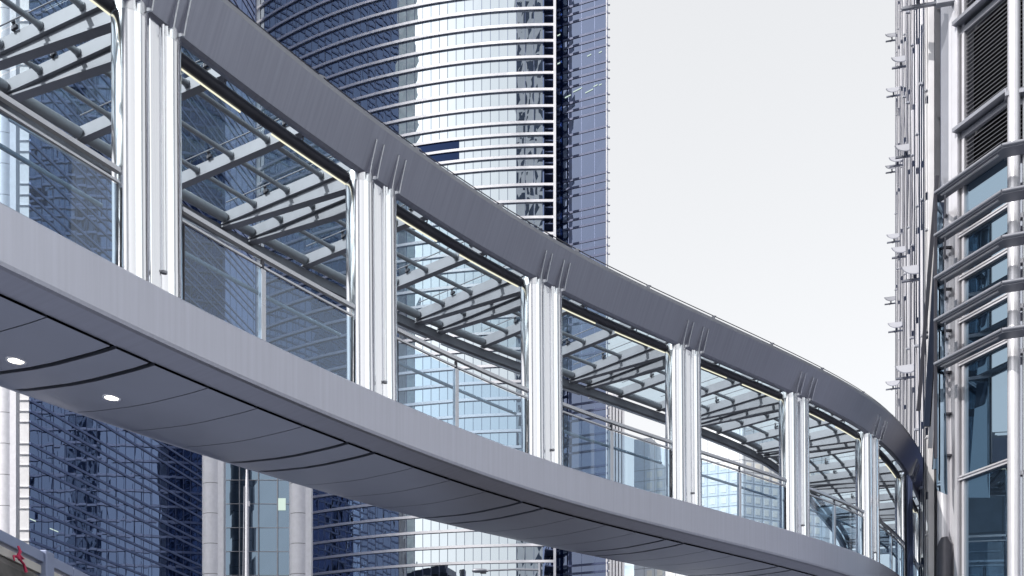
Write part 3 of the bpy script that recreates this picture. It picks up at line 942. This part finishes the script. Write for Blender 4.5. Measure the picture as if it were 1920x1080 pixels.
# mullions and pilasters
HT = zl2 + 7
def vbar(name, p, r, z0, z1, mat=None, n=20):
    return MB().tube([(p.x, p.y, z0), (p.x, p.y, z1)], r, n).build(name, mat or M['white_alu'], gb)
vbar('corner_mullion', on_a(1901, 0.06), 0.16, 0, HT)
for x, w, o_ in ((1793, 0.05, 0.10), (1800, 0.045, 0.16), (1808, 0.035, 0.05)):
    p = on_a(x); mb = MB(); face_box(mb, p, 0, HT, DA, NA, w * 1.3, -0.1, o_); mb.build('mullion', M['white_alu'], gb)
p = on_a(1914); mb = MB(); q_ = A1 + DB * 0.36; face_box(mb, q_, 0, HT, DB, NB, 0.03, -0.05, 0.08); mb.build('mullion', M['white_alu'], gb)
vbar('round_column', on_a(1769, 0.15), 0.17, 0, EY + 12.2, M['white_alu'])
p = on_a(1780); mb = MB(); face_box(mb, p, 0, HT, DA, NA, 0.30, -0.2, 0.02); mb.build('pilaster', M['grey_alu'], gb)
p = on_a(1786); mb = MB(); face_box(mb, p, 0, HT, DA, NA, 0.06, 0.0, 0.09); mb.build('pilaster', M['white_alu'], gb)
p = on_a(1773, 0.17)
MB().tube([(p.x, p.y, 0), (p.x, p.y, EY + 7.2), (p.x - 0.02, p.y, EY + 7.45)], [0.24, 0.24, 0.12], 18).build('column_guard', M['dark_metal'], gb)
# backing mass so nothing shows through
mb = MB()
mb.prism([Vector((A0.x, A0.y, HT / 2)) - NA * 0.5 + DA * 1.2, Vector((A1.x, A1.y, HT / 2)) - NA * 0.55 - NB * 0.45, Vector((B1.x, B1.y, HT / 2)) - NB * 0.5, Vector((B1.x + 12, B1.y + 4, HT / 2)), Vector((A0.x + 14, A0.y + 2, HT / 2))], (0, 0, HT - 0.2))
mb.build('core_block', M['grey_alu'], gb)
# sun shades (projecting blades that fold round the corner)
for i, zr in enumerate((17.0, 15.8, 14.6, 13.4, 12.17)):
    z = zr + EY
    sn = node('sun_shade', gb, on_a(1850, 0.9) + UP * z)
    e0, e1 = on_a(1753, 1.0), on_a(1879, 1.0)
    e2 = e1 + DB * 5
    mb = MB()
    for a, b in ((e0, e1), (e1, e2)):
        dn = (b - a).normalized(); nn = NA if a is e0 else NB
        mb.tube([a + UP * z, b + UP * z], 0.055, 10)
    mb.build('front_tube', M['grey_alu'], sn)
    mb = MB()
    i0, i1 = on_a(1753, 0.62), on_a(1882, 0.62)
    for dz in (0.0,):
        mb.prism([e0 + UP * (z - 0.05), e1 + UP * (z - 0.05), i1 + UP * (z - 0.05), i0 + UP * (z - 0.05)], (0, 0, 0.05))
        mb.prism([e1 + UP * (z - 0.05), e2 + UP * (z - 0.05), i1 + DB * 5.2 + UP * (z - 0.05), i1 + UP * (z - 0.05)], (0, 0, 0.046))
    mb.build('blade', M['blade'], sn)
    mb = MB()
    a, b = on_a(1765, 0.9), on_a(1872, 0.9)
    mb.bar(a + UP * (z - 0.10), b + UP * (z - 0.10), 0.06, 0.05)
    mb.build('light_edge', M['white_alu'], sn)
    mb = MB()
    for x in (1772,):
        mb.bar(on_a(x, -0.05) + UP * (z - 0.12), on_a(x, 0.85) + UP * (z - 0.11), 0.05, 0.09)
    mb.build('arm', M['white_alu'], sn)
# glazed end screen below the shades' left ends
mb = MB()
for i, (z0, z1) in enumerate(((13.45, 16.95), (9.5, 12.1))):
    pass
a, b = on_a(1757, 0.95), on_a(1776, 0.35)
mb.prism([a + UP * (8.6 + EY), b + UP * (8.6 + EY), b + UP * (16.9 + EY) + DA * 0.2, a + UP * (16.9 + EY)], NA * 0.03)
mb.build('end_screen', M['window_glass'], gb)
a = on_a(1754, 1.0)
MB().bar(a + UP * (EY + 9.5), a + UP * (EY + 17), 0.07, 0.07, (1, 0, 0)).build('screen_post', M['dark_metal'], gb)
mb = MB()
for z in (9.8, 11.0, 12.2, 13.4, 14.6, 15.8):
    mb.bar(on_a(1768, 0.3) + UP * (z + EY), on_a(1786, 0.05) + UP * (z + EY), 0.08, 0.06)
mb.build('tie_bar', M['dark_metal'], gb)

# ================================================================== PIPE-CLAD FACADE receding behind it
KA, KB = 0.349, 1.92
DP = Vector((KA, 1, 0)).normalized(); NPp = Vector((-1, KA, 0)).normalized()
def on_p(y, out=0.0):
    return Vector((KA * y + KB, y, 0)) + Vector((-1, 0, 0)) * out
XX, YY = Vector((1, 0, 0)), Vector((0, 1, 0))
pf = thing('pipe_clad_building', 'slender facade clad in white strips and vertical steel pipes, left of the louvred building', 'building', on_p(60))
PTOP = 62.0
mb = MB()
mb.prism([on_p(31.5, -0.25) + UP * (PTOP / 2), on_p(78, -0.1) + UP * (PTOP / 2), on_p(78, -9) + UP * (PTOP / 2), on_p(31.5, -9) + UP * (PTOP / 2)], (0, 0, PTOP))
mb.build('backing_wall', M['band_metal'], pf)
rnd = random.Random(3)
OUT = 0.46
for bi, y in enumerate((30.9, 34.0, 38.2, 43.0, 48.5, 54.5, 61.0, 67.5, 74.0)):
    ny = (34.0, 38.2, 43.0, 48.5, 54.5, 61.0, 67.5, 74.0, 81)[bi]
    wv = (ny - y) * KB / y                                   # how much of this bay shows past the one in front
    o0 = OUT - wv
    at_ = lambda f: o0 + wv * f
    def plate(f0, f1, dy, mat, name, z0, z1, th=0.03, lean=0.0):
        q = [on_p(y + dy, at_(f)) + UP * z for f, z in ((f0, z0), (f1, z0), (f1 + lean, z1), (f0 + lean * 0.4, z1))]
        return MB().prism(q, YY * th * 2).build(name, mat, pf)
    plate(-1.0, 0.98, 0.5, M['screen'], 'dark_screen', 0, PTOP)
    z = 0.0
    while z < PTOP - 1:
        h = rnd.choice((2.4, 3.6, 5.2)) * (0.8 + bi * 0.06)
        f0 = rnd.uniform(0.0, 0.14)
        plate(f0, f0 + rnd.uniform(0.42, 0.62), 0.25, M['white_panel'], 'white_panel', z + 0.12, min(PTOP, z + h - 0.12), 0.03, rnd.uniform(-0.16, 0.12))
        z += h
    r = wv * 0.04
    for f, m_ in ((0.86, 'white_alu'),):
        p = on_p(y + 0.02, at_(f))
        MB().tube([p, p + UP * PTOP], r, 8).build('pipe', M[m_], pf)
    z = rnd.uniform(0.3, 2.5)
    while z < PTOP - 4:
        L = rnd.uniform(2.6, 5.6) * (0.8 + bi * 0.07)
        MB().tube([on_p(y - 0.08, at_(rnd.uniform(0.36, 0.5))) + UP * z, on_p(y - 0.1, at_(rnd.uniform(0.6, 0.74))) + UP * (z + L)], r * 0.85, 6).build('leaning_rod', M['dark_metal' if rnd.random() < 0.6 else 'grey_alu'], pf)
        p = on_p(y - 0.12, at_(0.66)) + UP * (z + L)
        big = rnd.random() < 0.3
        MB().box(p + (XX * -wv * 0.25 if bi > 6 and big else XX * 0), XX, YY, UP, wv * (0.42 if big else 0.22), 0.05, wv * (0.16 if big else 0.11)).build('coupler', M['disc_metal'], pf)
        z += L + 0.1

# leaning glass-and-steel screens where the two facades meet
for x0, y0, x1, y1, w_, m_ in ((1757, 330, 1722, 770, 0.05, 'dark_metal'), (1764, 380, 1738, 800, 0.10, 'screen'), (1770, 420, 1744, 840, 0.06, 'grey_alu'), (1778, 470, 1757, 880, 0.14, 'window_glass')):
    yy = 30.4
    a = Vector(((x0 - 960) / F * yy, yy, (1490 - y0) / F * yy + EY)); b = Vector(((x1 - 960) / F * yy, yy, (1490 - y1) / F * yy + EY))
    MB().bar(a, b, w_ * 2, 0.06, (0, 1, 0)).build('leaning_screen', M[m_], pf)

for x0, x1, yy, zt, m_ in ((1741, 1751, 30.72, PTOP, 'white_panel'), (1753, 1763, 31.2, PTOP, 'grey_alu')):
    a, b = (x0 - 960) / F * yy, (x1 - 960) / F * yy
    MB().abox((a, yy - 0.02, 0), (b, yy + 0.02, zt)).build('edge_strip', M[m_], pf)

# half-round floodlights standing off the pipe facade
SPOTS = [(1720, -24, 56), (1672, 62, 22), (1689, 105, 32), (1675, 164, 25), (1698, 270, 37), (1682, 293, 28), (1672, 309, 22), (1676, 438, 25), (1689, 462, 32), (1714, 497, 45),
         (1670, 556, 22), (1680, 604, 28), (1700, 684, 40), (1674, 714, 25)]
LAB = ['half-round floodlight on the pipe facade cut off by the top border', 'topmost whole half-round floodlight on the pipe facade, small', 'larger half-round floodlight just below the topmost whole one', 'small half-round floodlight standing alone above the upper trio',
       'largest half-round floodlight of the upper trio, nearest the louvres', 'middle half-round floodlight of the tight upper trio', 'smallest and lowest half-round floodlight of the tight upper trio',
       'small half-round floodlight at the top of the middle trio', 'mid-sized half-round floodlight in the middle of the middle trio', 'biggest half-round floodlight of all, bottom of the middle trio',
       'small half-round floodlight jutting out alone below the biggest one', 'mid-sized half-round floodlight midway between the middle trio and the bottom pair', 'large upper half-round floodlight of the bottom pair',
       'lowest half-round floodlight, just above the footbridge roof edge']
DD = 0.86
fl0 = thing('floodlight', LAB[0], 'floodlight', (0, 0, 0), 'half-round floodlights on the pipe facade')
def halfdisc(r, n=18):
    """half-round dish: straight edge on top, round edge hanging below"""
    pts = [(r * math.cos(math.pi * k / n), r * math.sin(math.pi * k / n)) for k in range(n + 1)]
    m = n + 1
    pl = lambda x, y, dz: Vector((x, -0.30 * y + dz * 0.9, -0.85 * y + dz * 0.4))
    face = MB()
    low = [pl(x, y, 0.0) for x, y in pts]; top = [pl(x, y, 0.05) for x, y in pts]
    face.add(low + top, [tuple(reversed(range(m))), tuple(range(m, 2 * m))] + [(i, m + i, m + i + 1, i + 1) for i in range(n)] + [(n, 2 * m - 1, m, 0)])
    rim = MB()
    a = [pl(x * 1.005, y * 1.005, 0.16) for x, y in pts]; b = [pl(x * 1.07, y * 1.1, -0.02) for x, y in pts]
    c = [pl(x * 0.99, y * 0.97, -0.02) for x, y in pts]; d = [pl(x * 0.97, y * 0.95, 0.16) for x, y in pts]
    rim.add(a + b + c + d, [(q * m + i, q * m + i + 1, ((q + 1) % 4) * m + i + 1, ((q + 1) % 4) * m + i) for q in range(4) for i in range(n)] + [(0, m, 2 * m, 3 * m), (3 * m + n, 2 * m + n, m + n, n)])
    return face, rim
face, rim = halfdisc(DD / 2)
face.build('dish', M['disc_metal'], fl0)
rim.build('rim', M['blade'], fl0)
mb = MB(); mb.abox((-0.44, 0.05, -0.52), (0.52, 0.15, -0.45)); mb.abox((-0.03, 0.06, -0.448), (0.05, 0.14, -0.05)); mb.abox((-0.10, 0.07, -0.57), (-0.05, 0.12, -0.522))
mb.build('arm', M['grey_alu'], fl0)
MB().abox((0.50, 0.0, -0.56), (1.00, 0.2, -0.34)).build('gear_box', M['disc_metal'], fl0, 0.01)
for i, (x, y, w) in enumerate(SPOTS):
    o = fl0 if i == 0 else copy_tree(fl0)
    zc = DD * F / w
    o.location = ((x - 960) / F * zc, zc, (1490 - y) * zc / F + EY)
    o.rotation_euler = (R(0), R(-4), R(-8))
    o['label'] = LAB[i]

# ================================================================== ROAD BARRIER, RAILING, RIBBON, STREET LAMP
bw = MB()
XB = -3.53
prof = [(0.0, 0.0), (0.0, 1.45 + EY), (-0.02, 1.62 + EY), (-0.08, 1.685 + EY), (-0.3, 1.69 + EY), (-0.3, 0.0)]
ys = [-6, 1.6, 4.8, 6.4, 7.2, 7.9, 7.93, 8.4, 9.6, 12, 16, 24]
vs = []
for y in ys:
    dz = 0.0 - max(0, y - 7.2) * 0.004
    vs += [(XB + a + (0.02 if 7.89 < y < 7.94 else 0) * -1, y, z + (dz if z > 1 else 0)) for a, z in prof]
m = len(prof)
bw.add(vs, [(i * m + k, i * m + k + 1, (i + 1) * m + k + 1, (i + 1) * m + k) for i in range(len(ys) - 1) for k in range(m - 1)])
bw_o = bw.build('concrete_barrier', M['concrete'])
tag(bw_o, 'dark weathered concrete road barrier in the lower left corner', 'barrier')
rl = thing('roadside_railing', 'blue-grey metal railing with a cream lower rail along the concrete barrier', 'railing', (XB - 0.12, 7.2, 0))
for y0, y1 in ((1.6, 6.93), (6.94, 8.0), (8.14, 8.54), (8.55, 11.2), (11.21, 17.5)):
    MB().abox((XB - 0.15, y0, 1.785 + EY), (XB - 0.07, y1, 1.868 + EY)).build('top_rail', M['rail_blue'], rl, 0.006)
for y0, y1 in ((1.6, 7.34), (7.35, 8.0), (8.14, 11.2), (11.21, 17.5)):
    MB().abox((XB - 0.15, y0, 1.70 + EY), (XB - 0.09, y1, 1.765 + EY)).build('lower_rail', M['rail_cream'], rl, 0.004)
for y in (3.34, 8.07, 12.8):
    MB().abox((XB - 0.17, y - 0.07, 1.2 + EY), (XB - 0.05, y + 0.07, 1.885 + EY)).build('post', M['rail_blue'], rl, 0.008)
rb = MB()
rx, ry = XB - 0.05, 7.54
rb.tube([(rx, ry, 1.80 + EY), (rx + 0.02, ry - 0.01, 1.76 + EY), (rx + 0.01, ry - 0.03, 1.72 + EY), (rx + 0.03, ry + 0.02, 1.675 + EY), (rx + 0.04, ry + 0.04, 1.62 + EY)], [0.009, 0.011, 0.016, 0.010, 0.012], 7)
rb.tube([(rx + 0.01, ry - 0.02, 1.72 + EY), (rx + 0.0, ry - 0.07, 1.715 + EY), (rx + 0.02, ry - 0.10, 1.675 + EY)], [0.012, 0.008, 0.005], 6)
rb.tube([(rx + 0.015, ry - 0.03, 1.735 + EY), (rx + 0.03, ry + 0.015, 1.71 + EY), (rx + 0.015, ry - 0.02, 1.70 + EY)], 0.011, 6)
tag(rb.build('ribbon', M['ribbon']), 'red cloth ribbon knotted round the cream rail above the concrete barrier', 'ribbon')

lz = 48.0
lx0, lx1 = (1012 - 960) / F * lz, (885 - 960) / F * lz
hz = (1490 - 1070) * lz / F + EY
sp = thing('street_lamp', 'grey street lamp with a long arm below the footbridge, in front of the curved tower', 'street lamp', (lx0, lz, 0))
MB().tube([(lx0, lz, 0), (lx0, lz, 1.2), (lx0, lz, hz + 0.35)], [0.13, 0.1, 0.07], 14).build('post', M['lamp_grey'], sp)
MB().tube([(lx0, lz, hz + 0.03), (lx0 - 1.2, lz, hz + 0.06), (lx1 + 0.6, lz, hz)], [0.05, 0.045, 0.04], 10).build('arm', M['lamp_grey'], sp)
hd = MB()
n = 12
secs = [(0.75, 0.05, 0.05), (0.62, 0.13, 0.08), (0.40, 0.17, 0.10), (0.15, 0.16, 0.10), (0.02, 0.10, 0.07), (0.0, 0.03, 0.03)]
vs = []
for a, ry_, rz_ in secs:
    vs += [(lx1 + a, lz + ry_ * math.cos(2 * math.pi * k / n), hz + rz_ * math.sin(2 * math.pi * k / n)) for k in range(n)]
hd.add(vs, [(i * n + k, i * n + (k + 1) % n, (i + 1) * n + (k + 1) % n, (i + 1) * n + k) for i in range(len(secs) - 1) for k in range(n)] + [tuple(range(n)), tuple(reversed(range((len(secs) - 1) * n, len(secs) * n)))], None, True)
hd.build('lamp_head', M['lamp_grey'], sp)
MB().abox((lx1 + 0.38, lz - 0.1, hz - 0.13), (lx1 + 0.66, lz + 0.1, hz - 0.05)).build('gear_box', M['dark_metal'], sp, 0.02)

# ================================================================== BUILDINGS THE GLASS MIRRORS (left of and behind the viewer)
def slab(name, label, c, rz, w, d, h, mat):
    t = thing(name, label, 'tower', (c[0], c[1], 0))
    ca, sa = math.cos(R(rz)), math.sin(R(rz))
    q = [Vector((c[0] + ca * a - sa * b, c[1] + sa * a + ca * b)) for a, b in ((-w / 2, -d / 2), (w / 2, -d / 2), (w / 2, d / 2), (-w / 2, d / 2))]
    mb = MB()
    for i in range(4): mb.wall(q[i], q[(i + 1) % 4], 0, h)
    mb.build('wall', mat, t)
    mb = MB(); mb.add([(p.x, p.y, h) for p in q], [(0, 1, 2, 3)]); mb.build('roof', M['white_panel'], t)
gm1 = grid_mat('pale_grid_facade', (0.82, 0.84, 0.86), None, (0.70, 0.77, 0.84), 1.6, 3.4, 0.12, 0.1)
gm2 = grid_mat('white_dark_facade', (0.85, 0.85, 0.87), None, (0.05, 0.07, 0.12), 3.6, 9, 0.62, 0.1)
gm3 = grid_mat('slate_grid_facade', (0.05, 0.07, 0.10), None, (0.09, 0.13, 0.18), 6, 5, 0.03, 0.04)
slab('pale_office_tower', 'pale gridded office tower seen only as a wavy reflection in the curved glass', (-98, 12), 45, 24, 30, 260, gm1)
slab('striped_office_tower', 'white and dark striped tower seen only as a wavy reflection at the curved glass edge', (-12, -130), 3, 34, 30, 330, gm2)
slab('added_grey_tower', 'unseen light grey tower added for the soft grey reflection in the steel columns', (52, -6), 20, 34, 46, 150, gm1)  # unseen, put in to grey the right sides of the polished columns
slab('slate_office_block', 'slate glass block seen only as a dark reflection in the lower right windows', (-78, 84), 60, 60, 30, 40, gm3)
